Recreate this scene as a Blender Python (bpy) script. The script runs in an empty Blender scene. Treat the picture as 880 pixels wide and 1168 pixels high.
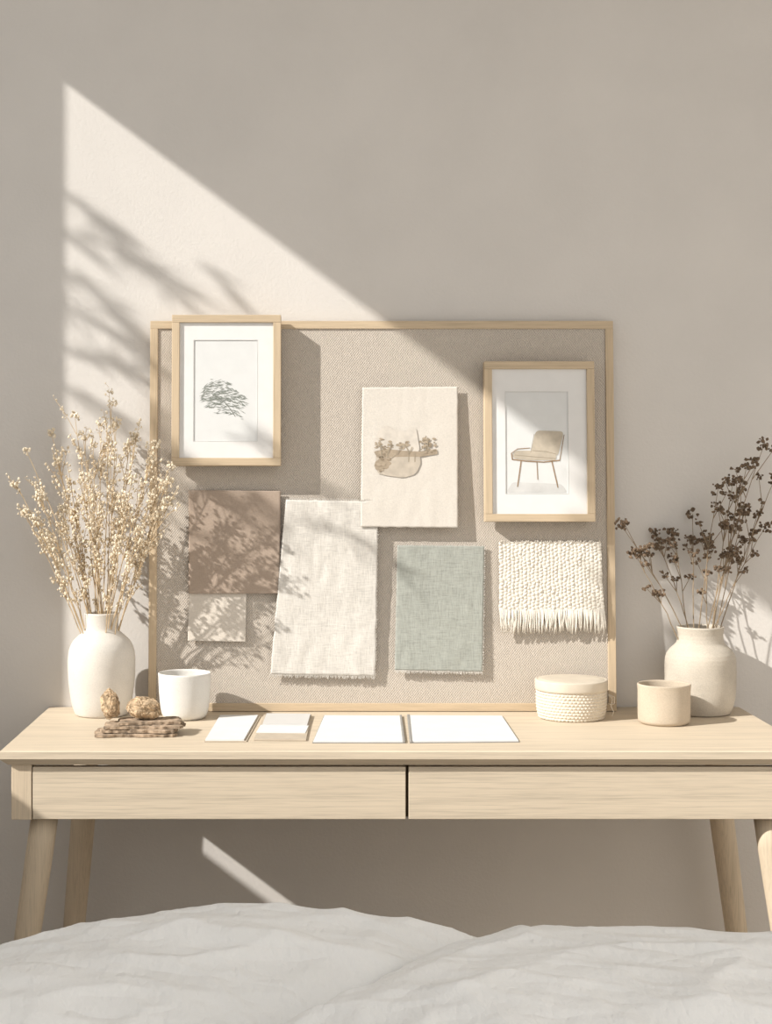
import bpy, bmesh, math, random
from mathutils import Vector, Matrix, noise
random.seed(7)
F=1803.0; VX=365.0; VY=531.0; CY=-3.67; CZ=1.31
TOP=0.75
scene=bpy.context.scene
COL=scene.collection
try: scene.view_settings.view_transform='Standard'
except Exception: pass

# ---------------------------------------------------------------- helpers
def lin(c):
    o=[]
    for v in c:
        v/=255.0
        o.append(v/12.92 if v<=0.04045 else ((v+0.055)/1.055)**2.4)
    return (o[0],o[1],o[2],1.0)

def at(px,py,dist):
    return Vector(((px-VX)*dist/F, CY+dist, CZ-(py-VY)*dist/F))
def desk_pt(px,py,z=TOP):
    d=(CZ-z)*F/(py-VY)
    return Vector(((px-VX)*d/F, CY+d, z))

class MB:
    def __init__(s): s.v=[]; s.f=[]
    def quad(s,a,b,c,d):
        n=len(s.v); s.v+= [Vector(a),Vector(b),Vector(c),Vector(d)]; s.f.append((n,n+1,n+2,n+3))
    def poly(s,pts):
        n=len(s.v); s.v+=[Vector(p) for p in pts]; s.f.append(tuple(range(n,n+len(pts))))
    def box(s,a,b):
        x0,y0,z0=a; x1,y1,z1=b; n=len(s.v)
        for z in (z0,z1):
            for x,y in ((x0,y0),(x1,y0),(x1,y1),(x0,y1)): s.v.append(Vector((x,y,z)))
        for q in ((0,3,2,1),(4,5,6,7),(0,1,5,4),(1,2,6,5),(2,3,7,6),(3,0,4,7)):
            s.f.append(tuple(n+i for i in q))
        return s
    def prism(s,pts,z0,z1):
        k=len(pts); n=len(s.v)
        for z in (z0,z1):
            for p in pts: s.v.append(Vector((p[0],p[1],z)))
        s.f.append(tuple(n+i for i in reversed(range(k)))); s.f.append(tuple(n+k+i for i in range(k)))
        for i in range(k):
            j=(i+1)%k; s.f.append((n+i,n+j,n+k+j,n+k+i))
    def tube(s,pts,rad,seg=6):
        pts=[Vector(p) for p in pts]; n0=len(s.v)
        for i,p in enumerate(pts):
            if i==0: t=pts[1]-pts[0]
            elif i==len(pts)-1: t=pts[-1]-pts[-2]
            else: t=pts[i+1]-pts[i-1]
            t.normalize()
            a=t.cross(Vector((0.31,0.87,0.13)))
            if a.length<1e-4: a=t.cross(Vector((1,0,0)))
            a.normalize(); b=t.cross(a)
            r=rad[i] if isinstance(rad,(list,tuple)) else rad
            for k in range(seg):
                an=2*math.pi*k/seg
                s.v.append(p+a*math.cos(an)*r+b*math.sin(an)*r)
        for i in range(len(pts)-1):
            for k in range(seg):
                k2=(k+1)%seg
                s.f.append((n0+i*seg+k,n0+i*seg+k2,n0+(i+1)*seg+k2,n0+(i+1)*seg+k))
        s.f.append(tuple(n0+k for k in reversed(range(seg))))
        e=n0+(len(pts)-1)*seg
        s.f.append(tuple(e+k for k in range(seg)))
    def blob(s,c,r,sub=1,jit=0.0,stretch=None):
        b=ICO[sub]; n=len(s.v); c=Vector(c)
        rot=Matrix.Rotation(random.uniform(0,6.28),3,Vector((random.uniform(-1,1),random.uniform(-1,1),random.uniform(-1,1))).normalized())
        for v in b[0]:
            q=rot@(v*(1+random.uniform(-jit,jit)))
            if stretch: q=Vector((q.x*stretch[0],q.y*stretch[1],q.z*stretch[2]))
            s.v.append(c+q*r)
        s.f+=[tuple(n+i for i in f) for f in b[1]]
    def lathe(s,prof,seg=64,c=(0,0),rf=None):
        n0=len(s.v); m=len(prof)
        for (r,z) in prof:
            for k in range(seg):
                a=2*math.pi*k/seg
                rr=r if rf is None else rf(r,z,a)
                s.v.append(Vector((c[0]+rr*math.cos(a),c[1]+rr*math.sin(a),z)))
        for i in range(m-1):
            for k in range(seg):
                k2=(k+1)%seg
                s.f.append((n0+i*seg+k,n0+i*seg+k2,n0+(i+1)*seg+k2,n0+(i+1)*seg+k))
        s.f.append(tuple(n0+k for k in reversed(range(seg))))
        e=n0+(m-1)*seg
        s.f.append(tuple(e+k for k in range(seg)))
    def build(s,name,mat,origin=(0,0,0),parent=None,smooth=False,bevel=0,matrix=None,recalc=True,auto=None):
        o=Vector(origin)
        me=bpy.data.meshes.new(name)
        me.from_pydata([tuple(v-o) for v in s.v],[],s.f)
        me.update()
        if recalc:
            bm=bmesh.new(); bm.from_mesh(me); bmesh.ops.recalc_face_normals(bm,faces=bm.faces); bm.to_mesh(me); bm.free()
        me.materials.append(mat)
        if smooth:
            for p in me.polygons: p.use_smooth=True
        ob=bpy.data.objects.new(name,me); COL.objects.link(ob)
        if parent is not None:
            ob.parent=parent
            ob.location=o-Vector(parent.get("_o",(0,0,0)))
        elif matrix is not None: ob.matrix_world=matrix
        else: ob.location=o
        ob["_o"]=tuple(o)
        if bevel:
            m=ob.modifiers.new("bevel",'BEVEL'); m.width=bevel; m.segments=3; m.limit_method='ANGLE'; m.angle_limit=0.6
            for p in me.polygons: p.use_smooth=True
            w=ob.modifiers.new("wn",'WEIGHTED_NORMAL'); w.keep_sharp=False
        return ob
ICO={}
for sub in (1,2,3,4):
    bm=bmesh.new(); bmesh.ops.create_icosphere(bm,subdivisions=sub,radius=1.0)
    ICO[sub]=([v.co.copy() for v in bm.verts],[tuple(v.index for v in f.verts) for f in bm.faces]); bm.free()

def empty(name,loc=(0,0,0),matrix=None):
    e=bpy.data.objects.new(name,None); COL.objects.link(e); e.empty_display_size=0.05
    if matrix is not None: e.matrix_world=matrix; e["_o"]=(0,0,0)
    else: e.location=loc; e["_o"]=tuple(loc)
    return e
def tag(o,label,cat,group=None):
    o["label"]=label; o["category"]=cat
    if group: o["group"]=group
def structure(o): o["kind"]="structure"

# ---------------------------------------------------------------- materials
def newmat(name,rough=0.7,spec=0.3):
    m=bpy.data.materials.new(name); m.use_nodes=True
    nt=m.node_tree; b=nt.nodes["Principled BSDF"]
    b.inputs["Roughness"].default_value=rough
    b.inputs["Specular IOR Level"].default_value=spec
    return m,nt,b
def coords(nt,scale=(1,1,1),rot=(0,0,0)):
    tc=nt.nodes.new("ShaderNodeTexCoord"); mp=nt.nodes.new("ShaderNodeMapping")
    mp.inputs["Scale"].default_value=scale; mp.inputs["Rotation"].default_value=rot
    nt.links.new(tc.outputs["Object"],mp.inputs["Vector"]); return mp.outputs["Vector"]
def noise_n(nt,vec,scale,detail=4,rough=0.5):
    n=nt.nodes.new("ShaderNodeTexNoise"); n.inputs["Scale"].default_value=scale
    n.inputs["Detail"].default_value=detail; n.inputs["Roughness"].default_value=rough
    nt.links.new(vec,n.inputs["Vector"]); return n.outputs["Fac"]
def ramp(nt,fac,cols):
    r=nt.nodes.new("ShaderNodeValToRGB")
    el=r.color_ramp.elements
    el[0].position=cols[0][0]; el[0].color=lin(cols[0][1])
    el[1].position=cols[-1][0]; el[1].color=lin(cols[-1][1])
    for p,c in cols[1:-1]:
        e=el.new(p); e.color=lin(c)
    nt.links.new(fac,r.inputs["Fac"]); return r.outputs["Color"]
def bump(nt,h,b,strength=0.3,dist=0.002,prev=None):
    n=nt.nodes.new("ShaderNodeBump"); n.inputs["Strength"].default_value=strength; n.inputs["Distance"].default_value=dist
    nt.links.new(h,n.inputs["Height"])
    if prev is not None: nt.links.new(prev,n.inputs["Normal"])
    nt.links.new(n.outputs["Normal"],b.inputs["Normal"]); return n.outputs["Normal"]
def math_n(nt,op,a,bv=0.0):
    n=nt.nodes.new("ShaderNodeMath"); n.operation=op
    for i,x in enumerate((a,bv)):
        if isinstance(x,(int,float)): n.inputs[i].default_value=x
        else: nt.links.new(x,n.inputs[i])
    return n.outputs[0]
def shade(c,k): return tuple(max(0,min(255,v*k)) for v in c)

def plain(name,c,rough=0.7,var=0.05,scale=20,bs=0.15,bscale=150,spec=0.3):
    m,nt,b=newmat(name,rough,spec); v=coords(nt)
    col=ramp(nt,noise_n(nt,v,scale,5),[(0.3,shade(c,1-var)),(0.7,shade(c,1+var))])
    nt.links.new(col,b.inputs["Base Color"])
    if bs: bump(nt,noise_n(nt,v,bscale,4,0.6),b,bs,0.002)
    return m
def ceramic(name,c,var=0.03,speck=0.85):
    m,nt,b=newmat(name,0.85,0.2); v=coords(nt)
    f=math_n(nt,'ADD',math_n(nt,'MULTIPLY',noise_n(nt,v,16,4),0.5),math_n(nt,'MULTIPLY',noise_n(nt,v,420,2,0.6),0.5))
    col=ramp(nt,f,[(0.30,shade(c,speck)),(0.38,shade(c,1-var)),(0.65,shade(c,1+var))])
    nt.links.new(col,b.inputs["Base Color"])
    bump(nt,noise_n(nt,coords(nt,(1,1,2.2)),110,4,0.6),b,0.25,0.002)
    return m
def wood(name,axis,c=(207,192,170),dark=0.90):
    m,nt,b=newmat(name,0.6,0.2)
    sc=[34,34,34]; sc[axis]=1.6
    v=coords(nt,tuple(sc))
    sc2=[380,380,380]; sc2[axis]=9
    v2=coords(nt,tuple(sc2))
    n1=noise_n(nt,v,1.0,4,0.55); n2=noise_n(nt,v2,1.0,3,0.6)
    mix=math_n(nt,'ADD',math_n(nt,'MULTIPLY',n1,0.4),math_n(nt,'MULTIPLY',n2,0.6))
    col=ramp(nt,mix,[(0.34,shade(c,dark)),(0.5,c),(0.66,shade(c,1.04))])
    nt.links.new(col,b.inputs["Base Color"])
    bump(nt,n2,b,0.12,0.001)
    return m
def fabric(name,c,freq=700,var=0.08,bs=0.5,bd=0.0015,axes=('X','Z'),ratio=0.07):
    m,nt,b=newmat(name,0.95,0.1)
    v=coords(nt)
    def threads(stretch_axis,sc):
        s=[sc,sc,sc]; s['XYZ'.index(stretch_axis)]=sc*ratio
        return noise_n(nt,coords(nt,tuple(s)),1.0,2,0.6)
    a=threads(axes[0],freq); d=threads(axes[1],freq)
    th=math_n(nt,'ADD',a,d)
    th=math_n(nt,'MULTIPLY',th,0.5)
    big=noise_n(nt,v,9,4)
    f=math_n(nt,'ADD',math_n(nt,'MULTIPLY',th,0.9),math_n(nt,'MULTIPLY',big,0.1))
    col=ramp(nt,f,[(0.36,shade(c,1-var*1.6)),(0.5,c),(0.64,shade(c,1+var))])
    nt.links.new(col,b.inputs["Base Color"])
    bump(nt,th,b,bs,bd)
    return m
def weave(name,c,k=1150.0,var=0.07,bs=0.8,bd=0.002):
    """plain weave: interlaced threads with hand-spun irregularity"""
    m,nt,b=newmat(name,0.97,0.05)
    v=coords(nt); sp=nt.nodes.new("ShaderNodeSeparateXYZ"); nt.links.new(v,sp.inputs[0])
    wob=math_n(nt,'MULTIPLY',noise_n(nt,v,55,2),9.0)
    sx=math_n(nt,'SINE',math_n(nt,'ADD',math_n(nt,'MULTIPLY',sp.outputs[0],k),wob))
    sz=math_n(nt,'SINE',math_n(nt,'ADD',math_n(nt,'MULTIPLY',sp.outputs[2],k*0.8),wob))
    w=math_n(nt,'ADD',math_n(nt,'MULTIPLY',math_n(nt,'MULTIPLY',sx,sz),0.5),0.5)
    slub=noise_n(nt,coords(nt,(420,200,90)),1,2,0.6)
    h=math_n(nt,'ADD',math_n(nt,'MULTIPLY',w,0.5),math_n(nt,'MULTIPLY',slub,0.5))
    col=ramp(nt,h,[(0.22,shade(c,1-var*1.7)),(0.5,c),(0.78,shade(c,1+var))])
    nt.links.new(col,b.inputs["Base Color"])
    bump(nt,h,b,bs,bd)
    return m

M_wall=plain("plaster_paint",(215,210,204),0.9,0.014,4,0.35,130,0.15)
M_ceil=plain("ceiling_paint",(226,223,218),0.9,0.01,3,0.1,100,0.1)
M_floor=wood("floor_oak",1,(182,170,154))
M_woodx=wood("oak_grain_x",0); M_woody=wood("oak_grain_y",1); M_woodz=wood("oak_grain_z",2,(203,186,162))
M_fwx=wood("frame_oak_x",0,(199,179,151)); M_fwz=wood("frame_oak_z",2,(199,179,151))
M_dark=plain("drawer_gap_wood",(96,80,62),0.9)
M_board=weave("board_woven_fabric",(194,184,172))
M_mat=plain("mat_board",(226,224,221),0.9,0.01,30,0.05,400)
M_print=plain("print_paper",(218,218,216),0.85,0.01,30,0.05,400)
M_ink=plain("ink_green_grey",(134,138,130),0.9)
M_ink2=plain("ink_dark",(124,126,118),0.9)
M_line=plain("ink_thin_line",(202,201,197),0.9)
M_cream=fabric("cream_canvas",(212,205,195),900,0.03,0.3,0.001,ratio=.2)
M_brown=fabric("brown_suede",(170,153,138),600,0.03,0.25,0.001,ratio=.3)
M_beige=fabric("beige_card",(212,203,191),800,0.02,0.2,0.001,ratio=.3)
M_white=fabric("white_linen",(211,206,198),620,0.06,0.6,0.0015)
M_blue=fabric("grey_green_linen",(163,165,157),620,0.07,0.6,0.0015)
M_weave=fabric("cream_wool",(223,216,204),900,0.05,0.4,0.001,ratio=.4)
M_vase=ceramic("ivory_ceramic",(216,210,201),0.03,0.9)
M_vase2=ceramic("stone_ceramic",(194,185,171),0.05,0.82)
M_cupw=ceramic("white_ceramic",(221,218,212),0.02,0.93)
M_cupb=ceramic("sand_ceramic",(193,179,160),0.04,0.86)
M_basket=fabric("basket_fibre",(215,205,189),900,0.08,0.5,0.001,ratio=.3)
M_basketr=plain("basket_rim",(205,194,177),0.8,0.03,30,0.15,120)
M_paper=plain("white_paper",(221,221,220),0.8,0.01,20,0.03,200)
M_paperg=plain("pale_grey_card",(204,202,199),0.8,0.01,20,0.03,200)
M_pcover=plain("beige_cover",(188,175,157),0.8,0.03,30,0.1,300)
M_grey=plain("grey_binding",(150,147,142),0.8)
M_bark=plain("bark",(148,130,111),0.95,0.25,60,0.9,140)
M_pod=plain("seed_pod",(186,163,134),0.95,0.2,90,0.8,200)
M_stem=plain("dried_straw_stem",(196,174,142),0.9,0.12,60,0)
M_bud=plain("dried_cream_bud",(222,208,184),0.9,0.12,90,0)
M_stem2=plain("dried_olive_stem",(146,128,105),0.9,0.12,60,0)
M_bud2=plain("dried_dark_bloom",(112,95,78),0.95,0.28,120,0)
M_leaf=plain("tree_leaf_green",(70,90,50),0.8,0.2,10,0)
M_trunk=plain("tree_bark",(90,75,60),0.95,0.2,10,0.5,30)
M_matt=plain("mattress_ticking",(225,220,212),0.9)

# duvet linen
M_duvet,nt,b=newmat("washed_linen",0.95,0.05)
v=coords(nt)
nt.links.new(ramp(nt,noise_n(nt,v,6,5),[(0.3,(240,239,236)),(0.7,(247,246,243))]),b.inputs["Base Color"])
def ridge(f): return math_n(nt,'ABSOLUTE',math_n(nt,'SUBTRACT',f,0.5))
n1=ridge(noise_n(nt,coords(nt,(8,22,9),(0,0,0.5)),1,1.5,0.4))
p=bump(nt,n1,b,0.7,0.02)
n2=ridge(noise_n(nt,coords(nt,(48,26,20),(0,0,0.35)),1,2,0.4))
p2=bump(nt,n2,b,0.6,0.008,p)
n3=noise_n(nt,coords(nt,(150,110,100)),1,3,0.6)
bump(nt,n3,b,0.4,0.0032,p2)

# ---------------------------------------------------------------- room
XL=-1.30; XR=2.6; YB=-5.2; H=3.0
m=MB(); m.box((XL-0.08,0,-0.05),(XR,0.1,H)); o=m.build("wall_back",M_wall); structure(o)
m=MB(); m.box((XL-0.08,YB,-0.1),(XR,0.1,0.0)); o=m.build("floor",M_floor); structure(o)
m=MB(); m.box((XL-0.08,-1.6,H),(XR,0.1,H+0.1)); o=m.build("ceiling",M_ceil); structure(o)
WY0,WY1=-1.74,-0.35; WZ0,WZ1=1.175,2.789
m=MB()
m.box((XL-0.08,YB,0),(XL,0,WZ0)); m.box((XL-0.08,YB,WZ1),(XL,0,H))
m.box((XL-0.08,WY1,WZ0),(XL,0,WZ1)); m.box((XL-0.08,YB,WZ0),(XL,WY0,WZ1))
o=m.build("wall_left",M_wall); structure(o)
m=MB(); m.box((XR,YB,0),(XR+0.1,0.1,H)); o=m.build("wall_right",M_wall); structure(o)
m=MB(); t=0.004
m.box((XL-0.08,WY0,WZ0-t),(XL+0.01,WY1,WZ0)); m.box((XL-0.08,WY0,WZ1),(XL+0.01,WY1,WZ1+t))
m.box((XL-0.08,WY1,WZ0),(XL+0.01,WY1+t,WZ1)); m.box((XL-0.08,WY0-t,WZ0),(XL+0.01,WY0,WZ1))
o=m.build("window_1",M_mat); structure(o)
m=MB(); m.box((XL,-0.015,0),(XR,0,0.06)); o=m.build("baseboard_back",M_ceil); structure(o)

# ---------------------------------------------------------------- desk
DX0,DX1=-0.629,0.972; DC=(DX0+DX1)/2; DY0,DY1=-0.57,-0.004
desk=empty("desk",(DC,(DY0+DY1)/2,0)); tag(desk,"light oak writing desk with two drawers and splayed round legs","desk")
m=MB()
def ring(off,z): return [(DX0+off,DY0+off,z),(DX1-off,DY0+off,z),(DX1-off,DY1,z),(DX0+off,DY1,z)]
for off,z in [(0.002,0.75),(0,0.748),(0,0.734),(0.014,0.7205)]:
    m.v+=[Vector(q) for q in ring(off,z)]
for i in range(3):
    for k in range(4):
        k2=(k+1)%4; m.f.append((i*4+k,i*4+k2,(i+1)*4+k2,(i+1)*4+k))
m.f.append((0,1,2,3)); m.f.append((12,13,14,15))
m.build("tabletop",M_woodx,(DC,-0.3,0.72),desk)
BX0,BX1=-0.609,0.952; BY0=-0.552; Z0,Z1=0.611,0.7205
pw=0.040
DO=(DC,-0.3,Z0)
MB().box((BX0,BY0,Z0),(BX0+pw,BY0+0.05,Z1)).build("corner_post",M_woodz,DO,desk,bevel=0.0015)
MB().box((BX1-pw,BY0,Z0),(BX1,BY0+0.05,Z1)).build("corner_post",M_woodz,DO,desk,bevel=0.0015)
MB().box((BX0+0.004,BY0+0.05,Z1-0.022),(BX0+0.022,-0.038,Z1)).build("side_rail",M_woody,DO,desk)
MB().box((BX1-0.022,BY0+0.05,Z1-0.022),(BX1-0.004,-0.038,Z1)).build("side_rail",M_woody,DO,desk)
MB().box((BX0+0.004,-0.038,Z1-0.04),(BX1-0.004,-0.02,Z1)).build("back_rail",M_woodx,DO,desk)
MB().box((BX0+pw,BY0+0.024,Z0+0.001),(BX1-pw,BY0+0.06,Z0+0.008)).build("drawer_rail",M_dark,DO,desk)
MB().box((DC-0.006,BY0+0.021,Z0+0.008),(DC+0.006,BY0+0.06,Z1)).build("drawer_divider",M_dark,DO,desk)
for (a,bb) in ((BX0+pw+0.002,DC-0.003),(DC+0.003,BX1-pw-0.002)):
    m=MB(); m.box((a,BY0+0.001,Z0+0.001),(bb,BY0+0.02,Z1-0.005))
    c=(a+bb)/2
    m.build("drawer",M_woodx,(c,BY0,Z0),desk,bevel=0.0012)
for sx in (-1,1):
    for (yt,yb) in ((-0.505,-0.53),(-0.10,-0.075)):
        m=MB(); N=10; pts=[];rr=[]
        o0,sl=(0.722,0.085) if (yt<-0.3 or sx>0) else (0.698,0.055)
        for i in range(N+1):
            t=i/N
            pts.append((DC+sx*(o0+sl*t), yt+(yb-yt)*t, 0.611*(1-t)))
            rr.append(0.0275-0.007*t**1.5)
        m.tube(pts,rr,32)
        zt=0.6115 if yt<-.3 else 0.71
        m.v=[Vector((q.x,q.y,max(q.z,0.0) if q.z<0.3 else (q.z if i>=32 else zt))) for i,q in enumerate(m.v)]
        ob=m.build("leg",M_woodz,(DC+sx*0.77,yt,0),desk)
        for p in ob.data.polygons: p.use_smooth=len(p.vertices)==4

# ---------------------------------------------------------------- pinboard
TH=0.05
BM=Matrix.Translation((0,-0.075,TOP+0.0012))@Matrix.Rotation(-TH,4,'X')
BI=BM.inverted(); CAM=Vector((0,CY,CZ)); CL=BI@CAM
def uv(px,py,w=0.0):
    d=Vector(((px-VX)/F,1,-(py-VY)/F)); dl=BI.to_3x3()@d
    t=(-w-CL.y)/dl.y
    q=CL+dl*t
    return q.x,q.z
U0,_=uv(170,600); U1,_=uv(701,600); _,V1=uv(400,366); V0=0.0
fw=0.018
def board_thing(name,u,v,w=0.0):
    e=empty(name,matrix=BM@Matrix.Translation((u,-w,v))); e["_o"]=(u,-w,v); return e
pb=board_thing("pinboard",(U0+U1)/2,0)
for (za,zb) in ((0,fw),(V1-fw,V1)):
    MB().box((U0,0,za),(U1,0.02,zb)).build("frame_rail",M_fwx,pb["_o"],pb,bevel=0.001)
for (xa,xb) in ((U0,U0+fw),(U1-fw,U1)):
    MB().box((xa,0,fw),(xb,0.02,V1-fw)).build("frame_stile",M_fwz,pb["_o"],pb,bevel=0.001)
m=MB()
nx,nz=200,160
ux0,ux1,vz0,vz1=U0+fw,U1-fw,fw,V1-fw
for j in range(nz+1):
    for i in range(nx+1):
        u=ux0+(ux1-ux0)*i/nx; v=vz0+(vz1-vz0)*j/nz
        h=0.00015*noise.noise(Vector((u*40,v*40,0)))
        m.v.append(Vector((u,0.004-h,v)))
for j in range(nz):
    for i in range(nx):
        a=j*(nx+1)+i; m.f.append((a,a+1,a+nx+2,a+nx+1))
m.build("fabric_panel",M_board,pb["_o"],pb,smooth=True,recalc=False)
m=MB(); m.box((ux0,0.006,vz0),(ux1,0.018,vz1)); m.build("backing",M_pcover,pb["_o"],pb)
tag(pb,"large pinboard covered in beige woven fabric with thin oak frame","pinboard")

def picture_frame(x0,y0,x1,y1,wf,depth,bw,inner,label):
    u0,v1=uv(x0,y0,wf); u1,v0=uv(x1,y1,wf)
    wb=wf-depth
    e=board_thing("picture_frame",(u0+u1)/2,v0,wb); O=e["_o"]
    for (za,zb) in ((v0,v0+bw),(v1-bw,v1)):
        MB().box((u0,-wf,za),(u1,-wb,zb)).build("frame_rail",M_fwx,O,e,bevel=0.0012)
    for (xa,xb) in ((u0,u0+bw),(u1-bw,u1)):
        MB().box((xa,-wf,v0+bw),(xb,-wb,v1-bw)).build("frame_stile",M_fwz,O,e,bevel=0.0012)
    wm=wf-0.006
    a0,b1=uv(inner[0],inner[1],wm); a1,b0=uv(inner[2],inner[3],wm)
    m=MB()
    X0,X1,Zb,Zt=u0+bw,u1-bw,v0+bw,v1-bw
    of=[(X0,Zb),(X1,Zb),(X1,Zt),(X0,Zt)]; inn=[(a0,b0),(a1,b0),(a1,b1),(a0,b1)]
    ya,yb_=-wm,-(wm-0.0015)
    m.v=[Vector((p[0],ya,p[1])) for p in of]+[Vector((p[0],ya,p[1])) for p in inn]+[Vector((p[0],yb_,p[1])) for p in inn]
    for k in range(4):
        k2=(k+1)%4; m.f.append((k,k2,4+k2,4+k)); m.f.append((4+k,4+k2,8+k2,8+k))
    m.build("mat",M_mat,O,e,recalc=False)
    m=MB(); m.box((X0,-(wm-0.0015),Zb),(X1,-wb,Zt)); m.build("print",M_print,O,e)
    m=MB(); k=0.0010; yy=-(wm+0.0003)
    m.v=[Vector((p[0],yy,p[1])) for p in inn]+[Vector((p[0],yy,p[1])) for p in [(a0-k,b0-k),(a1+k,b0-k),(a1+k,b1+k),(a0-k,b1+k)]]
    for i in range(4):
        j=(i+1)%4; m.f.append((i,4+i,4+j,j))
    m.build("mat_line",M_line,O,e,recalc=False)
    tag(e,label,"picture frame")
    return e,wm-0.0015
def P(px,py,w): 
    a=uv(px,py,w); return (a[0],-w,a[1])
def stroke(m,pts,wd,w):
    for (p,q) in zip(pts[:-1],pts[1:]):
        d=Vector((q[0]-p[0],q[1]-p[1])); 
        if d.length<1e-3: continue
        d.normalize(); n=Vector((-d.y,d.x))*wd/2; d*=wd*0.3
        m.poly([P(p[0]+n.x-d.x,p[1]+n.y-d.y,w),P(q[0]+n.x+d.x,q[1]+n.y+d.y,w),P(q[0]-n.x+d.x,q[1]-n.y+d.y,w),P(p[0]-n.x-d.x,p[1]-n.y-d.y,w)])
def roundpoly(pts,rad,n=5):
    out=[]; k=len(pts)
    for i in range(k):
        a=Vector(pts[i-1]);b_=Vector(pts[i]);c=Vector(pts[(i+1)%k])
        d1=(a-b_); d2=(c-b_); r1=min(rad,d1.length*.45); r2=min(rad,d2.length*.45)
        p0=b_+d1.normalized()*r1; p1=b_+d2.normalized()*r2
        for s in range(n+1):
            t=s/n; q=p0*(1-t)**2+b_*2*t*(1-t)+p1*t*t; out.append((q.x,q.y))
    return out
e,wp=picture_frame(196,359,320,531,0.045,0.034,0.0175,(221,388,293,503),"oak picture frame with small sketch of a windswept tree")
m=MB(); w=wp+0.0005
rnd=random.Random(3)
for k in range(330):
    layer=rnd.choice([0,1,1,2,2,2,3,3,3,4,4,5])
    cy=435+layer*6.8+rnd.uniform(-3,3); half=[12,19,25,26,22,15][layer]
    cx=255+[-3,-3,0,0,1,6][layer]
    s=rnd.uniform(-1,1)
    x=cx+s*half; y=cy+ s*s*3+ s*3
    L=rnd.uniform(3.5,9.5); an=math.radians(rnd.uniform(-32,32))+0.45*s+0.1
    dx,dy=math.cos(an)*L/2,math.sin(an)*L/2; wd=rnd.uniform(0.2,0.45)
    nx_,ny_=-math.sin(an)*wd,math.cos(an)*wd
    m.poly([P(x-dx,y-dy,w),P(x+nx_,y+ny_,w),P(x+dx,y+dy,w),P(x-nx_,y-ny_,w)])
    w+=0.0000008
o=m.build("printed_tree",M_ink,e["_o"],e,recalc=False); o["kind"]="stuff"
m=MB(); w+=0.0001
stroke(m,[(268,475),(263,467),(257,460),(249,454),(242,450)],0.6,w)
m.build("printed_trunk",M_ink2,e["_o"],e,recalc=False)
# chair print
e,wp=picture_frame(552,412,679,595,0.040,0.030,0.0175,(576,447,648,563),"oak picture frame with print of a beige lounge chair")
w=wp+0.0005
M_ch=plain("printed_chair_upholstery",(188,177,160),0.9,0.05,60,0); M_chd=plain("printed_chair_shade",(158,146,128),0.9); M_chw=plain("printed_chair_wood",(152,126,98),0.9)
M_wash=plain("printed_chair_ground",(206,205,202),0.9)
m=MB(); m.poly([P(*q,w) for q in roundpoly([(584,550),(640,552),(647,562),(577,562)],4)]); m.build("printed_ground",M_wash,e["_o"],e,recalc=False)
w+=0.0002
m=MB()
m.poly([P(*q,w) for q in roundpoly([(610,494),(613,491),(641,492),(642,496),(636,519),(631,521),(618,520),(605,517)],3)])
m.poly([P(*q,w+.00005) for q in roundpoly([(584,519),(588,514),(608,514),(634,518),(634,525),(602,525),(586,523)],3)])
m.build("printed_upholstery",M_ch,e["_o"],e,recalc=False)
w+=0.0002
m=MB()
stroke(m,[(605,516),(609,495)],0.5,w); stroke(m,[(587,519),(608,521),(633,523)],0.7,w); stroke(m,[(607,514),(622,515),(634,518)],0.7,w)
m.build("printed_shading",M_chd,e["_o"],e,recalc=False)
m=MB()
stroke(m,[(583,517),(584,524),(600,526),(620,527),(638,525)],1.2,w); stroke(m,[(594,526),(590,555)],1.2,w); stroke(m,[(612,527),(613,547)],0.8,w); stroke(m,[(629,526),(636,556)],1.2,w)
stroke(m,[(643,496),(638,525)],0.8,w); stroke(m,[(583,517),(590,512),(604,511)],0.8,w)
m.build("printed_chair_frame",M_chw,e["_o"],e,recalc=False)

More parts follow.
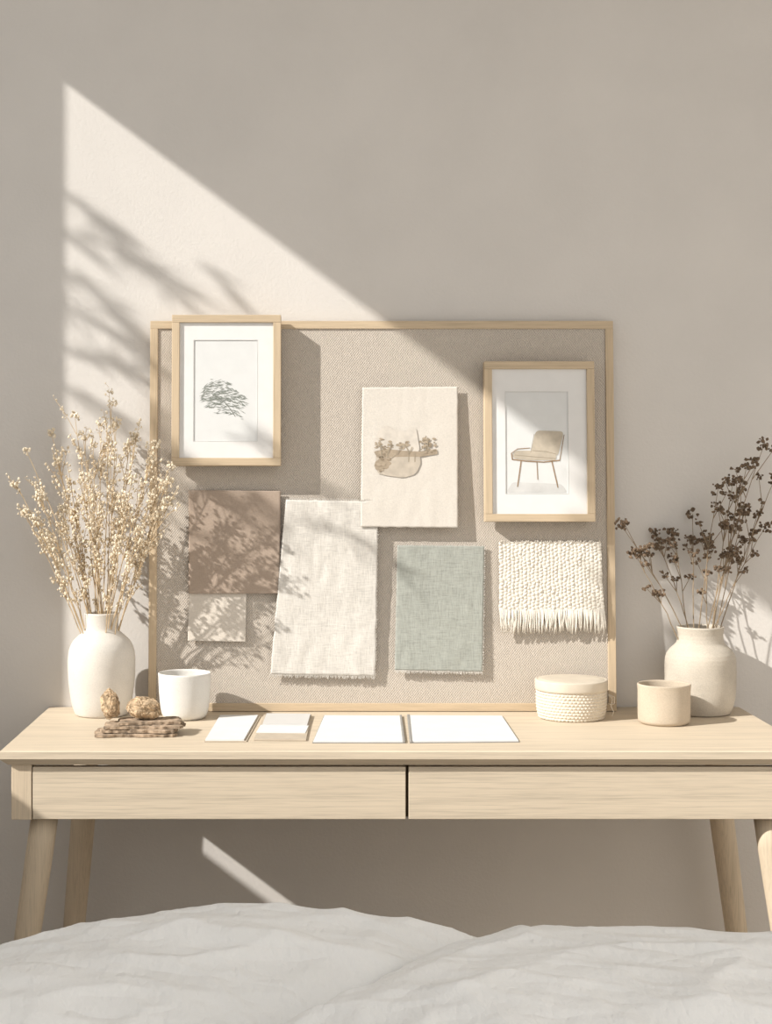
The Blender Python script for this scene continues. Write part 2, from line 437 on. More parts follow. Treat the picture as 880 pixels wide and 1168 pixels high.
# ---------- swatches
def swatch(name,c,wt,wb,mat,label,cat,amp=0.0015,th=0.0012,nu=60,nv=80,seed=0,fray=None,wob=0.0):
    ws=(wt,wt,wb,wb)
    cor=[Vector(P(c[i][0],c[i][1],ws[i])) for i in range(4)]
    org=(cor[2]+cor[3])/2
    e=board_thing(name,org.x,org.z,-org.y); O=e["_o"]
    m=MB()
    def pt(s,t):
        a=cor[0].lerp(cor[1],s); b_=cor[3].lerp(cor[2],s); q=a.lerp(b_,t)
        h=amp*(noise.noise(Vector((s*3+seed,t*3,seed)))+0.5*noise.noise(Vector((s*9,t*7+seed,seed))))
        ex=wob*noise.noise(Vector((seed,t*14,1)))*(1 if s>0.5 else -1)*abs(s-0.5)*2
        ez=wob*noise.noise(Vector((s*14,seed,2)))*abs(t-0.5)*2
        return Vector((q.x+ex,q.y-abs(h) ,q.z+ez))
    for side in (0,1):
        for j in range(nv+1):
            for i in range(nu+1):
                q=pt(i/nu,j/nv); m.v.append(q+Vector((0,th*side,0)))
    n=(nu+1)*(nv+1)
    for j in range(nv):
        for i in range(nu):
            a=j*(nu+1)+i; m.f.append((a,a+nu+1,a+nu+2,a+1)); m.f.append((n+a,n+a+1,n+a+nu+2,n+a+nu+1))
    def edge(a,b_): m.f.append((a,b_,n+b_,n+a))
    for i in range(nu): edge(i,i+1); edge(nv*(nu+1)+i+1,nv*(nu+1)+i)
    for j in range(nv): edge((j+1)*(nu+1),j*(nu+1)); edge(j*(nu+1)+nu,(j+1)*(nu+1)+nu)
    m.build("cloth",mat,O,e,smooth=True,recalc=True)
    if fray:
        r=random.Random(seed+5); m=MB()
        for side,cnt,L in fray:
            for k in range(cnt):
                s=(k+r.random())/cnt
                if side=='B': q=pt(s,1); d=Vector((r.uniform(-.35,.35),0,-1))
                elif side=='T': q=pt(s,0); d=Vector((r.uniform(-.35,.35),0,1))
                elif side=='L': q=pt(0,s); d=Vector((-1,0,r.uniform(-.5,.5)))
                else: q=pt(1,s); d=Vector((1,0,r.uniform(-.5,.5)))
                l=L*r.uniform(0.4,1.2)
                q=q+Vector((0,th*0.5,0))
                m.tube([q-d*0.001,q+d*l*0.5+Vector((0,-0.0005,0)),q+d*l+Vector((r.uniform(-1,1)*l*0.3,-r.random()*0.001,0))],0.0005,4)
        f=m.build("frayed_edge",M_white if mat==M_blue else mat,O,e,recalc=False); f["kind"]="stuff"
    tag(e,label,cat)
    return e,pt
cs,_=swatch("fabric_swatch",[(413,442),(522,441),(522,602),(411,601)],0.008,0.02,M_cream,"cream canvas sheet with faded watercolour of trees","fabric swatch",0.0012,seed=1,fray=[('T',60,0.003),('L',50,0.002)],wob=0.001)
swatch("fabric_swatch",[(215,559),(320,560),(319,677),(215,677)],0.007,0.010,M_brown,"plain brown suede swatch with crisp edges","fabric swatch",0.0006,0.002,seed=2)
swatch("fabric_swatch",[(215,672),(281,672),(280,732),(214,731)],0.003,0.006,M_beige,"small plain cream sample card under brown swatch","fabric swatch",0.0004,seed=3)
swatch("fabric_swatch",[(326,570),(431,572),(428,771),(308,769)],0.017,0.010,M_white,"long off-white linen swatch with frayed hems","fabric swatch",0.003,seed=4,fray=[('T',130,0.005),('B',170,0.007),('R',90,0.002),('L',70,0.002)],wob=0.0015)
swatch("fabric_swatch",[(453,622),(552,623),(550,766),(450,764)],0.004,0.010,M_blue,"grey-green linen swatch with frayed edges","fabric swatch",0.002,seed=5,fray=[('T',100,0.003),('B',170,0.007),('R',120,0.003),('L',80,0.0025)],wob=0.001)

# watercolour on canvas sheet
def artw(py): return 0.008+(0.012)*(py-441)/161+0.0019
def PA(px,py): 
    return P(px,py,artw(py)+PA.k)
PA.k=0
def blobpoly(cx,cy,rx,ry,seed,n=40,rough=0.25):
    pts=[]
    for i in range(n):
        a=2*math.pi*i/n; k=1+rough*noise.noise(Vector((math.cos(a)*1.8+seed,math.sin(a)*1.8,seed)))+rough*0.6*noise.noise(Vector((math.cos(a)*6+seed,math.sin(a)*6,seed)))
        pts.append(PA(cx+rx*k*math.cos(a),cy+ry*k*math.sin(a)))
    return pts
def art(name,col,polys):
    m=MB(); [m.poly(p) for p in polys]
    o=m.build(name,plain("watercolour_"+name,col,0.95,0.05,60,0),cs["_o"],cs,recalc=False); o["kind"]="stuff"
PA.k=0.0; art("painted_wash",(207,199,188),[[PA(*q) for q in roundpoly([(427,516),(429,494),(440,484),(450,490),(462,492),(474,486),(479,516)],6)]])
PA.k=0.0003; art("painted_pond",(190,179,164),[[PA(*q) for q in roundpoly([(428,518),(452,516),(478,517),(480,528),(474,541),(460,545),(444,543),(430,540)],5)]])
PA.k=0.0005; art("painted_bank",(164,149,130),[[PA(*q) for q in roundpoly([(426,515),(440,512),(460,514),(478,515),(498,512),(499,518),(480,521),(455,521),(430,522)],2)],blobpoly(437,529,9,8,9.1,30,.5)])
r=random.Random(11)
pl=[];pd=[]
PA.k=0.0007
for (cx,cy,rx,ry,n) in ((437,508,10,8,34),(441,520,12,5,20),(460,508,8,5,20),(488,505,9,8,34),(488,515,9,3,10),(434,530,5,8,16)):
    for k in range(n):
        a=r.uniform(0,6.28); q=math.sqrt(r.random())
        x=cx+rx*q*math.cos(a); y=cy+ry*q*math.sin(a)
        PA.k+=0.000002
        (pl if r.random()<0.7 else pd).append(blobpoly(x,y,r.uniform(.8,2.6),r.uniform(0.5,1.4),r.uniform(0,50),n=8))
art("painted_foliage",(172,157,137),pl); art("painted_shadow",(144,130,111),pd)
m=MB(); ww=artw(515)+0.0012
for pts in ([(433,541),(435,518),(433,506)],[(441,538),(442,518),(446,508)],[(453,518),(459,508)],[(466,534),(466,515),(461,507)],[(473,528),(473,517)],[(466,518),(470,510)],[(487,516),(488,500)],[(478,514),(484,510)],[(434,530),(441,527),(450,520)]):
    stroke(m,pts,1.1,ww)
m.build("painted_trunks",M_chd,cs["_o"],cs,recalc=False)["kind"]="stuff"

# woven wool swatch with fringe
wt=0.016
a0,b1=uv(569,618,wt); a1,b0=uv(686,697,wt)
e=board_thing("woven_swatch",(a0+a1)/2,b0-0.05,0.004); O=e["_o"]
nu,nv=260,190; m=MB()
cols=13; rows=19
for j in range(nv+1):
    for i in range(nu+1):
        s=i/nu; t=j/nv
        u=a0+(a1-a0)*s; v=b0+(b1-b0)*t
        wx=0.35*noise.noise(Vector((s*10,t*14,1))); wy=0.4*noise.noise(Vector((s*12,t*9,5)))
        cc=s*cols*2+wx; cph=cc-math.floor(cc); ci=math.floor(cc)
        rr=t*rows+wy+(0.5 if ci%2 else 0); 
        slant=(cph-0.5)*(0.25 if ci%2 else -0.25)
        q=rr+slant; rph=q%1.0
        k=0.55+0.5*abs(noise.noise(Vector((ci*3.1,math.floor(q)*2.3,0.5))))*2.2
        h=0.0034*k*math.sin(math.pi*cph)**0.7*(math.sin(math.pi*rph)**0.8)
        u+=0.003*noise.noise(Vector((0,t*8,3)))*(1 if s>.5 else -1)*abs(s-.5)*2+0.006*(1-t)*s
        v+=0.0015*noise.noise(Vector((s*9,0,7)))*abs(t-.5)*2
        m.v.append(Vector((u,-(0.009+0.002*(1-t))-h,v)))
for j in range(nv):
    for i in range(nu):
        a=j*(nu+1)+i; m.f.append((a,a+1,a+nu+2,a+nu+1))
m.build("woven_panel",M_weave,O,e,smooth=True,recalc=False)
m=MB()
m.box((a0+.001,-0.0095,b0+0.001),(a1+.001,-0.0045,b1-.001)); m.build("backing_cloth",M_weave,O,e)
m=MB(); r=random.Random(5)
for k in range(110):
    s=(k+0.5+r.uniform(-.4,.4))/110; u=a0+(a1+0.006-a0)*s; L=0.050*r.uniform(0.75,1.06); dx=r.uniform(-.004,.004)
    m.tube([(u,-0.012,b0+0.004),(u+dx*.4,-0.014-r.random()*.003,b0-L*.35),(u+dx,-0.013-r.random()*.004,b0-L*.7),(u+dx*1.5,-0.012-r.random()*.003,b0-L)],[0.0012,0.0015,0.0014,0.0009],6)
for k in range(80):
    s=r.random(); u=a0+(a1-a0)*s
    m.tube([(u,-0.011,b1-0.002),(u+r.uniform(-.002,.002),-0.013,b1+r.uniform(.001,.004))],[0.001,0.0004],5)
f=m.build("fringe",M_weave,O,e,smooth=True,recalc=False); f["kind"]="stuff"
tag(e,"chunky cream woven wool swatch with bottom fringe","fabric swatch")

# ---------------------------------------------------------------- vases
def smooth_prof(pts,n=6):
    out=[]
    for i in range(len(pts)-1):
        p0=pts[max(i-1,0)];p1=pts[i];p2=pts[i+1];p3=pts[min(i+2,len(pts)-1)]
        for k in range(n):
            t=k/n
            q=[0.5*((2*p1[a])+(-p0[a]+p2[a])*t+(2*p0[a]-5*p1[a]+4*p2[a]-p3[a])*t*t+(-p0[a]+3*p1[a]-3*p2[a]+p3[a])*t**3) for a in (0,1)]
            out.append(tuple(q))
    out.append(pts[-1]); return out
def hollow(outer,th,bottom):
    inner=[(max(r-th,0.002),z) for r,z in reversed(outer) if z>bottom+th]
    inner[0]=(inner[0][0],outer[-1][1]-0.0005)
    prof=[(0.002,bottom)]+outer+[(outer[-1][0]-th*0.5,outer[-1][1]+th*0.35)]+inner+[(0.002,bottom+th)]
    return prof
def vase(cx,cy,pxprof,ppm,mat,label,rf=None,name="vase"):
    pts=[(r/ppm,CZ-(py-VY)/ppm-TOP) for py,r in pxprof]
    pts[0]=(pts[0][0],0.0)
    prof=hollow(smooth_prof(pts),0.004,0.0)
    m=MB(); m.lathe([(r,z+TOP+0.0005) for r,z in prof],96,(cx,cy),rf)
    o=m.build(name,mat,(cx,cy,TOP),smooth=True); tag(o,label,"vase"); return o
V1x,V1y=(117-VX)/505,-0.115
vase(V1x,V1y,[(815,27),(812,30),(800,33.8),(780,36.8),(762,38),(748,37.8),(738,36),(730,32),(724,26),(719,20.5),(715,18.9),(708,18.8),(699,19.6)],505,M_vase,"off-white matte ceramic vase holding tall cream dried flowers")
V2x,V2y=(798-VX)/503.6,-0.092
def rib(r,z,a): return r*(1+0.0035*math.sin((z-TOP)*2*math.pi/0.0095)) if r>0.03 else r
vase(V2x,V2y,[(814,31),(811,34),(800,37.8),(785,39.6),(765,40),(752,39.6),(745,37.6),(739,33),(735,28.5),(731,26.2),(724,25.4),(715,26.8)],503.6,M_vase2,"beige ribbed stoneware vase holding dark dried flowers",rib)

def cup(cx,cy,pts,th,mat,label,cat,name="cup"):
    m=MB(); prof=hollow(smooth_prof(pts,5),th,0.0)
    m.lathe([(r,z+TOP+0.0005) for r,z in prof],96,(cx,cy))
    o=m.build(name,mat,(cx,cy,TOP),smooth=True); tag(o,label,cat); return o
cup((211-VX)/513,-0.166,[(0.040,0.0),(0.048,0.006),(0.0525,0.02),(0.0555,0.045),(0.0575,0.075),(0.0585,0.1)],0.0035,M_cupw,"plain white ceramic cup with thin rim","cup")
cup((756-VX)/523.7,-0.235,[(0.049,0.0),(0.054,0.004),(0.056,0.012),(0.0565,0.04),(0.0565,0.07),(0.0575,0.085)],0.004,M_cupb,"sand-coloured ceramic cup with straight sides","cup")

# ---------------------------------------------------------------- basket
bx,by=(651-VX)/513,-0.158
bk=empty("lidded_basket",(bx,by,TOP)); tag(bk,"small round woven basket with smooth beige lid","basket")
m=MB()
prof=[(0.002,0.0)]; NR=84
for i in range(NR+1):
    t=i/NR; z=0.001+0.062*t
    r=0.0765-0.006*(1-t)**4
    prof.append((r,z))
prof.append((0.002,0.063))
def bw_(r,z,a):
    if r<0.03: return r
    zz=(z-TOP)/0.0068; row=int(zz); ph=zz-row
    return r+0.0028*math.sin(math.pi*ph)**.8*(0.3+0.7*abs(math.sin(a*28+math.pi/2*(row%2))))+0.0008*noise.noise(Vector((a*20,z*300,0)))-0.0006
m.lathe([(r,z+TOP) for r,z in prof],420,(bx,by),bw_)
m.build("basket_body",M_basket,(bx,by,TOP),bk,smooth=True)
m=MB(); m.lathe([(r,z+TOP) for r,z in [(0.002,0.063),(0.079,0.063),(0.0802,0.0645),(0.0805,0.068),(0.0805,0.083),(0.0800,0.0850),(0.0788,0.0860),(0.076,0.0864),(0.0745,0.0862),(0.074,0.0858),(0.0735,0.0862),(0.06,0.0868),(0.002,0.0872)]],96,(bx,by))
lid=m.build("lid",M_basketr,(bx,by,TOP),bk)
for p in lid.data.polygons: p.use_smooth= len(p.vertices)==4
m=MB(); a=-0.35
cx_,cy_=bx+0.081*math.cos(a),by+0.081*math.sin(a)
m.tube([(cx_,cy_,TOP+.056),(cx_+.01,cy_-.002,TOP+.045),(cx_+.006,cy_-.004,TOP+.03),(cx_+.012,cy_-.004,TOP+.018),(cx_+.008,cy_-.006,TOP+.008)],0.0012,6)
m.tube([(cx_,cy_,TOP+.056),(cx_+.014,cy_-.004,TOP+.05),(cx_+.013,cy_-.006,TOP+.036),(cx_+.002,cy_-.002,TOP+.034)],0.0012,6)
m.build("cord_tie",M_basketr,(bx,by,TOP),bk,smooth=True)

# ---------------------------------------------------------------- papers
def slab(m,quad,z0,z1):
    pts=[desk_pt(x,y) for x,y in quad]
    m.prism([(q.x,q.y) for q in pts],z0,z1)
def center(quad):
    pts=[desk_pt(x,y) for x,y in quad]; c=sum(pts,Vector())/4; return (c.x,c.y,TOP)
z=TOP+0.0004
q=[(233,846.5),(281,846.5),(297,817.5),(250,817.5)]
c=center(q); e=empty("notepad",c); tag(e,"small blank white notepad with beige back cover","notepad")
m=MB(); slab(m,q,z,z+.0015); m.build("cover",M_pcover,c,e)
q2=[(234,846),(278,846),(294,818),(251,818)]
m=MB(); slab(m,q2,z+.0015,z+.0045); m.build("pages",M_paper,c,e)
q=[(289,845),(349,845.5),(355,817),(301,816.5)]
c=center(q); e=empty("folder",c); tag(e,"slim beige folder holding stacked white and grey cards","folder")
m=MB(); slab(m,q,z,z+.0035); m.build("cover",M_pcover,c,e,bevel=0.0005)
m=MB(); slab(m,[(292,838),(348,838.5),(352,830),(297,829.5)],z+.0035,z+.0047); m.build("card",M_paper,c,e)
m=MB(); slab(m,[(299,830),(350,830.5),(354,817.5),(304,817)],z+.0048,z+.0065); m.build("card",M_paperg,c,e)
for q,lab,bind in (([(356,848),(462,848),(458,817.5),(369,817)],"blank white notebook with grey edge binding beside another",'R'),
               ([(467,848),(592,847),(573,817.5),(464,817)],"wide blank white notebook with grey edge binding",'L')):
    c=center(q); e=empty("notebook",c); tag(e,lab,"notebook")
    m=MB(); slab(m,q,z,z+.001); m.build("cover",M_grey,c,e)
    if bind=='R': qi=[(357,847.5),(459,847.5),(455.5,818),(370,817.5)]; qb=[(459,848),(462,848),(458,817.5),(455.5,817.5)]
    else: qi=[(470,847.5),(591,846.5),(572,818),(467,817.5)]; qb=[(467,848),(470,848),(467,817),(464,817)]
    m=MB(); slab(m,qi,z+.001,z+.0032); m.build("pages",M_paper,c,e)
    m=MB(); slab(m,qb,z+.001,z+.0042); m.build("binding",M_grey,c,e,bevel=0.001)

# ---------------------------------------------------------------- bark and pods
def bark(cx,cy,z0,L,W,T,rot,seed,label):
    m=MB(); nx,ny=120,50
    def f(s,t,top):
        x=(s-.5)*L; y=(t-.5)*W
        ex=1+0.16*noise.noise(Vector((seed+(5 if s>.5 else 0),t*5,0)))+0.06*noise.noise(Vector((seed,t*22,0))); ey=1+0.2*noise.noise(Vector((s*4,seed,0)))+0.10*noise.noise(Vector((s*13,seed,3)))
        d=min(s,1-s,t,1-t); h=T*(0.85+0.15*min(1,d*25))
        h+=0.25*T*noise.noise(Vector((s*3,t*5,seed)))+0.30*T*noise.noise(Vector((s*5,t*30,seed)))
        hz=h if top else 0.0
        v=Matrix.Rotation(rot,3,'Z')@Vector((x*ex,y*ey,0))
        return Vector((cx+v.x,cy+v.y,z0+hz))
    for top in (1,0):
        for j in range(ny+1):
            for i in range(nx+1): m.v.append(f(i/nx,j/ny,top))
    n=(nx+1)*(ny+1)
    for j in range(ny):
        for i in range(nx):
            a=j*(nx+1)+i; m.f.append((a,a+1,a+nx+2,a+nx+1)); m.f.append((n+a,n+a+nx+1,n+a+nx+2,n+a+1))
    for i in range(nx): 
        for a,b_ in ((i,i+1),(ny*(nx+1)+i+1,ny*(nx+1)+i)): m.f.append((b_,a,n+a,n+b_))
    for j in range(ny):
        for a,b_ in (((j+1)*(nx+1),j*(nx+1)),(j*(nx+1)+nx,(j+1)*(nx+1)+nx)): m.f.append((b_,a,n+a,n+b_))
    o=m.build("bark_piece",M_bark,(cx,cy,z0),smooth=False); tag(o,label,"bark","stacked bark pieces on the desk"); return o
bc=(161-VX)/541
bark(bc-.008,-0.375,TOP+.001,0.160,0.085,0.006,0.03,1.0,"rough brown bark piece at the bottom of a stack")
bark(bc+.002,-0.370,TOP+.0085,0.150,0.080,0.006,-0.06,2.7,"rough brown bark piece in the middle of a stack")
bark(bc+.010,-0.368,TOP+.016,0.155,0.074,0.006,0.03,7.4,"rough weathered brown bark piece near the top of a stack")
bark(bc+.022,-0.365,TOP+.0235,0.125,0.064,0.006,0.12,5.2,"thin rough bark piece on top of a stack")
def pod(cx,cy,cz,rx,ry,rz,label,tilt,n=150,sd=2):
    r=random.Random(sd); m=MB(); R=Matrix.Rotation(tilt,3,'Y'); C=Vector((cx,cy,cz))
    b=ICO[4]
    def shp(v):
        return 0.9+0.16*noise.noise(v*1.6+Vector((sd*3.1,0,0)))-0.10*(1-abs(noise.noise(v*3.2+Vector((0,sd*2.7,0)))))**4
    for v in b[0]:
        k=shp(v)+0.06*noise.noise(v*14)
        m.v.append(C+R@Vector((v.x*rx*k,v.y*ry*k,v.z*rz*k)))
    m.f+=[tuple(f) for f in b[1]]
    for i in range(n):
        ax=Vector((r.gauss(0,1),r.gauss(0,1),r.gauss(0,1)*.6)).normalized()
        t1=ax.orthogonal().normalized(); t2=ax.cross(t1)
        a0=r.uniform(0,6.28); ln=r.uniform(.4,1.1); off=r.uniform(-.75,.75); q=math.sqrt(1-off*off); k=r.uniform(.98,1.06)
        pts=[]
        for s in range(8):
            a=a0+ln*s/7
            d=(t1*math.cos(a)+t2*math.sin(a))*q+ax*off
            d=d*(k*shp(d)+0.03*math.sin(s*1.7+i))
            pts.append(C+R@Vector((d.x*rx,d.y*ry,d.z*rz)))
        w=r.uniform(.0005,.001)
        m.tube(pts,[w*.5,w,w*1.1,w*1.1,w*1.1,w,w*.8,w*.4],5)
    o=m.build("seed_pod",M_pod,(cx,cy,cz-rz),smooth=False,recalc=False); tag(o,label,"seed pod"); return o
pod((127-VX)/541,-0.362,TOP+.0305+.030,0.023,0.018,0.033,"small upright fibrous brown dried seed pod on bark",-0.2,110,1)
pod((166-VX)/541,-0.37,TOP+.031+.022,0.040,0.027,0.025,"rounded fibrous brown dried seed ball on stacked bark",0.15,170,2)

# ---------------------------------------------------------------- dried flowers
def flower_stem(base,tip,kind,r,label,group):
    st=MB(); bd=MB()
    mid=Vector((base.x+(tip.x-base.x)*0.34, base.y+(tip.y-base.y)*0.34, base.z+(tip.z-base.z)*0.5))
    pts=[]
    N=14
    for i in range(N+1):
        t=i/N
        q=base*(1-t)**2+mid*2*t*(1-t)+tip*t*t
        q=q+Vector((r.uniform(-1,1),r.uniform(-1,1),0))*0.0015
        pts.append(q)
    r0=0.0017
    st.tube(pts,[r0*(1-0.6*i/N) for i in range(N+1)],5)
    def lim(q):
        q.y=min(q.y,-0.012)
        if q.x>-0.41 and q.x<0.7: q.y=min(q.y,-0.092)
        return q
    length=(tip-base).length
    if kind==0:
        for b_ in range(r.randint(8,11)):
            t=r.uniform(0.5,0.98); k=int(t*N); p=pts[k]
            d=(pts[min(k+1,N)]-pts[max(k-1,0)]).normalized()
            out=Vector((r.uniform(-1,1),r.uniform(-1,1)*0.8,r.uniform(-.2,.8)))
            dd=(d*1.2+out*0.6).normalized(); L=length*r.uniform(0.06,0.17)
            e_=lim(p+dd*L); m_=lim(p+dd*L*.5+Vector((0,0,L*.06)))
            st.tube([p,m_,e_],[0.0009,0.0007,0.0005],4)
            for g in range(r.randint(7,10)):
                s=r.uniform(.35,1.05); q=p.lerp(e_,s)
                off=Vector((r.uniform(-1,1),r.uniform(-1,1),r.uniform(-.4,1)))*0.008
                q2=lim(q+off); st.tube([q,q2],0.0004,3)
                bd.blob(q2,r.uniform(0.0015,0.0033),1,0.4,(1,1,1.3))
        for g in range(11):
            q2=lim(pts[-1]+Vector((r.uniform(-1,1),r.uniform(-1,1),r.uniform(-1,1)))*0.010); bd.blob(q2,r.uniform(.0018,.0036),1,.4,(1,1,1.3)); st.tube([pts[-1],q2],0.0004,3)
    else:
        for b_ in range(r.randint(5,7)):
            t=r.uniform(0.62,0.97); k=int(t*N); p=pts[k]
            d=(pts[min(k+1,N)]-pts[max(k-1,0)]).normalized()
            out=Vector((r.uniform(-1,1),r.uniform(-1,1)*0.7,r.uniform(0,.6)))
            dd=(d+out*0.7).normalized(); L=length*r.uniform(0.06,0.15)
            e_=lim(p+dd*L); st.tube([p,lim(p.lerp(e_,.5)),e_],[0.001,0.0008,0.0006],4)
            for g in range(r.randint(8,12)):
                q2=lim(e_+Vector((r.uniform(-1,1),r.uniform(-1,1),r.uniform(-.5,.8)))*0.010); bd.blob(q2,r.uniform(.0019,.0044),1,.45)
                st.tube([e_,q2],.0005,3)
        for g in range(20):
            q2=lim(pts[-1]+Vector((r.uniform(-1,1),r.uniform(-1,1),r.uniform(-1,1)))*0.013); bd.blob(q2,r.uniform(.0020,.0048),1,.45)
    e=st.build("dried_flower_stem",M_stem if kind==0 else M_stem2,base,recalc=False)
    f=bd.build("flower_buds" ,M_bud if kind==0 else M_bud2,base,e,recalc=False); f["kind"]="stuff"
    tag(e,label,"dried flower",group)
r=random.Random(21)
tips=[(16,545),(30,508),(44,560),(60,488),(66,520),(38,590),(84,468),(92,490),(104,500),(118,478),(128,452),(134,476),(146,500),(158,492),(172,520),(178,500),(190,545),(198,524),(186,575),(172,560),(150,540),(125,520),(100,540),(80,545),(56,605),(88,580),(140,575),(112,560),(24,575),(70,575),(160,598),(196,565),(110,600),(130,610)]
for (px,py) in tips:
    yt=r.uniform(-0.22,-0.04) if px<150 else r.uniform(-0.24,-0.13)
    p=at(px+r.uniform(-3,3),py+6,yt-CY)
    a=r.uniform(0,6.28); base=Vector((V1x+0.012*math.cos(a)-(px-117)/505*0.05,V1y+0.012*math.sin(a),0.80))
    flower_stem(base,p,0,r,"thin dried stem with tiny cream buds in off-white vase","cream dried flowers in the off-white vase")
tips=[(708,592),(722,624),(746,604),(768,604),(790,580),(806,606),(818,552),(836,542),(852,522),(872,500),(884,540),(872,596),(850,575),(832,625)]
for (px,py) in tips:
    yt=r.uniform(-0.035,-0.02) if px>740 else -0.095
    if px>812: yt=r.uniform(-0.15,-0.06)
    p=at(px,py+6,yt-CY)
    a=r.uniform(0,6.28); base=Vector((V2x+0.016*math.cos(a)-(px-798)/505*0.06,V2y+0.016*math.sin(a),0.79))
    flower_stem(base,p,1,r,"dark brown dried bloom stem in beige ribbed vase","dark dried flowers in the ribbed vase")

# ---------------------------------------------------------------- bed
def interp(tab,x):
    if x<=tab[0][0]: return tab[0][1]
    for (a,b_) in zip(tab[:-1],tab[1:]):
        if x<=b_[0]:
            t=(x-a[0])/(b_[0]-a[0]); t=t*t*(3-2*t)*0.35+t*0.65
            return a[1]+(b_[1]-a[1])*t
    return tab[-1][1]
T1=[(-1.1,.46),(-.9,.49),(-.7,.53),(-.486,.577),(-.35,.609),(-.25,.624),(-.15,.630),(0,.624),(.10,.610),(.18,.586),(.24,.548),(.30,.49),(.5,.40)]
T2=[(.08,.39),(.14,.48),(.175,.545),(.21,.588),(.27,.618),(.36,.638),(.46,.647),(.58,.649),(.70,.645),(.85,.630),(1.0,.605),(1.25,.56),(1.5,.50)]
def duv(x,y):
    xe=x+0.8*(-1.27-y)+0.015*noise.noise(Vector((x*3,y*5,9)))
    def prof(y,yc,back,front):
        d=y-yc
        return -(back*d*d if d>0 else front*d*d)
    h1=interp(T1,xe)+prof(y,-1.27,2.4,0.6)
    h2=interp(T2,xe)+prof(y,-1.42,1.7,0.55)
    h=max(h1,h2); dd=abs(h1-h2)
    h-=0.026*math.exp(-(dd/0.018)**2)
    fold=0
    q=Vector((x*2.0+y*2.4,y*5-x*1.2,1.3)); w1=1-abs(noise.noise(q)); fold+=0.018*(w1**2)
    q=Vector((x*3.5+y*3.5,y*10-x*4,4.3)); w2=1-abs(noise.noise(q)); fold+=0.011*(w2**2.5)
    q=Vector((x*8-y*6,y*18+x*7,2.3)); w2=1-abs(noise.noise(q)); fold+=0.005*(w2**2)
    q=Vector((x*18+y*7,y*26-x*10,6.3)); fold+=0.0015*noise.noise(q)
    # puckers that radiate out of the crease
    fold+=0.006*math.exp(-dd/0.05)*noise.noise(Vector((x*9+y*22,y*5,3.0)))
    h+=fold-0.022
    return max(h,0.462+0.3*fold)
m=MB(); nx,ny=560,380; X0,X1,Y0,Y1=-1.12,1.55,-1.02,-2.6
for j in range(ny+1):
    for i in range(nx+1):
        x=X0+(X1-X0)*i/nx; y=Y0+(Y1-Y0)*j/ny
        m.v.append(Vector((x,y,duv(x,y))))
for j in range(ny):
    for i in range(nx):
        a=j*(nx+1)+i; m.f.append((a,a+nx+1,a+nx+2,a+1))
def skirt(idx,dx,dy):
    prev=None
    for k in idx:
        v=m.v[k]; n=len(m.v)
        m.v.append(v+Vector((dx*.6,dy*.6,-0.05))); m.v.append(v+Vector((dx,dy,-0.22-0.0)))
        if prev is not None:
            m.f.append((prev[0],k,n,prev[1])); m.f.append((prev[1],n,n+1,prev[2]))
        prev=(k,n,n+1)
skirt(list(range(nx+1)),0,0.03)
skirt([j*(nx+1) for j in range(ny+1)],-0.03,0)
skirt([j*(nx+1)+nx for j in range(ny+1)],0.03,0)
o=m.build("duvet",M_duvet,(0.2,-1.8,0.45),smooth=True); tag(o,"rumpled white washed-linen duvet with puffy folds on bed","duvet")
bed=empty("bed",(0.2,-1.9,0)); tag(bed,"low oak bed frame with mattress under white duvet","bed")
m=MB(); m.box((-1.1,-2.95,0.22),(1.53,-1.03,0.45)); m.build("mattress",M_matt,(0.2,-1.9,0.2),bed,bevel=0.03)
m=MB(); m.box((-1.12,-2.98,0.12),(1.56,-1.01,0.215)); m.build("bed_base",M_woodx,(0.2,-1.9,0.1),bed,bevel=0.005)
for x in (-1.05,1.45):
    for y in (-2.9,-1.1):
        m=MB(); m.box((x,y,0),(x+0.06,y+0.06,0.12)); m.build("bed_leg",M_woodz,(x,y,0),bed)

# ---------------------------------------------------------------- garden tree outside the window, plus added shading fronds
SD=Vector((2,1,-1.5))
TO=(-2.6,0.15,0)
tree=empty("garden_tree",TO); tag(tree,"slender garden tree with drooping fine leaves outside the window, plus added shading fronds","tree")
m=MB(); m.tube([(-2.6,0.15,-0.1),(-2.58,0.15,1.2),(-2.5,0.12,2.4),(-2.4,0.1,3.3),(-2.3,0.05,3.9)],[0.06,0.05,0.04,0.025,0.012],10)
m.build("trunk",M_trunk,TO,tree,smooth=True)
lf=MB(); br=MB(); r=random.Random(9)
def frond(p0,p1,n,L,wd=0.005):
    d=(p1-p0)
    br.tube([p0,p0.lerp(p1,.5)+Vector((0,0,0.03)),p1],[0.004,0.003,0.0015],5)
    for i in range(n):
        t=r.uniform(.05,1.0); q=p0.lerp(p1,t)+Vector((0,0,0.03*4*t*(1-t)))
        dd=(d.normalized()*1.3+Vector((r.uniform(-.5,.5),r.uniform(-.5,.5),r.uniform(-.6,.35)))).normalized()
        l=L*r.uniform(.6,1.2); s=dd.cross(Vector((r.uniform(-1,1),r.uniform(-1,1),r.uniform(-1,1)))).normalized()*wd
        lf.poly([q,q+dd*l*.4+s,q+dd*l,q+dd*l*.4-s])
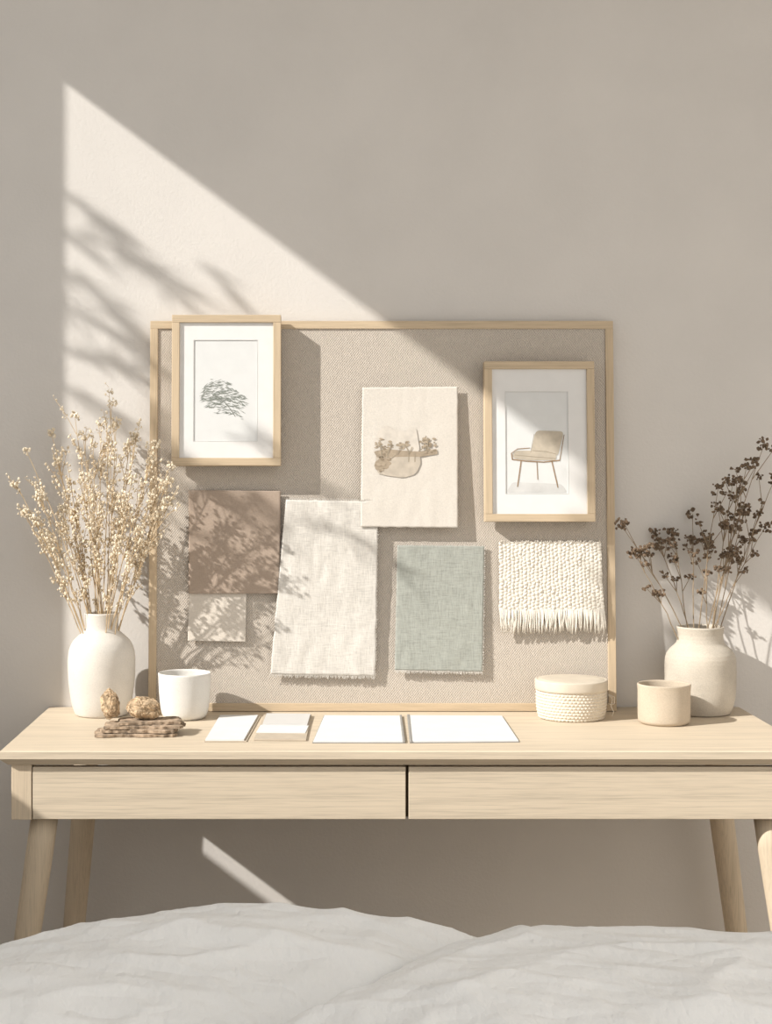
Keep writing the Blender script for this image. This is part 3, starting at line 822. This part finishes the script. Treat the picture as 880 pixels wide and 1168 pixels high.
def wallpt(px,py,t):
    w=at(px,py,3.67); return w-SD*t
for (a,b_,n) in (((65,215),(190,330),75),((60,262),(200,330),50),((55,300),(170,400),65),((60,345),(205,440),65),((60,400),(170,440),50),((65,440),(150,500),40),
    ((215,540),(330,625),50),((200,590),(320,620),45),((270,650),(340,690),22),((235,310),(258,335),14),((75,500),(120,560),30),((345,560),(420,600),25),((340,600),(380,650),20),((420,650),(520,700),25),((205,480),(230,540),20)):
    t=r.uniform(.55,.75)
    frond(wallpt(a[0],a[1],t+.03),wallpt(b_[0],b_[1],t),n,0.12,0.0042)
for (a,b_) in (((735,600),(790,680)),((740,650),(795,730)),((740,700),(798,770)),((750,600),(795,650)),((745,740),(800,800)),((735,560),(775,610))):  # unseen dense fronds, added to block sun on the wall right of the board
    t=r.uniform(1.25,1.3)
    frond(wallpt(a[0],a[1],t+.02),wallpt(b_[0],b_[1],t),90,0.07,0.010)
br.build("branch",M_trunk,TO,tree,recalc=False)["kind"]="stuff"
o=lf.build("foliage",M_leaf,TO,tree,recalc=False); o["kind"]="stuff"

# ---------------------------------------------------------------- light
sd=bpy.data.lights.new("sun",'SUN'); sd.energy=5.6; sd.angle=math.radians(0.75); sd.color=(1.0,0.97,0.92)
so=bpy.data.objects.new("sun",sd); COL.objects.link(so)
so.rotation_euler=SD.to_track_quat('-Z','Y').to_euler(); so.location=(-4,-2,4)
w=bpy.data.worlds.new("world"); scene.world=w; w.use_nodes=True
bg=w.node_tree.nodes["Background"]; bg.inputs[0].default_value=(0.985,0.99,0.99,1); bg.inputs[1].default_value=0.86

# ---------------------------------------------------------------- camera
cd=bpy.data.cameras.new("camera"); cam=bpy.data.objects.new("camera",cd); COL.objects.link(cam)
cd.sensor_width=36; cd.lens=F/1168*36; cd.shift_x=(440-VX)/1168; cd.shift_y=-(584-VY)/1168
cam.location=(0,CY,CZ); cam.rotation_euler=(math.radians(90),0,0)
scene.camera=cam
for o in bpy.data.objects:
    if "_o" in o: del o["_o"]
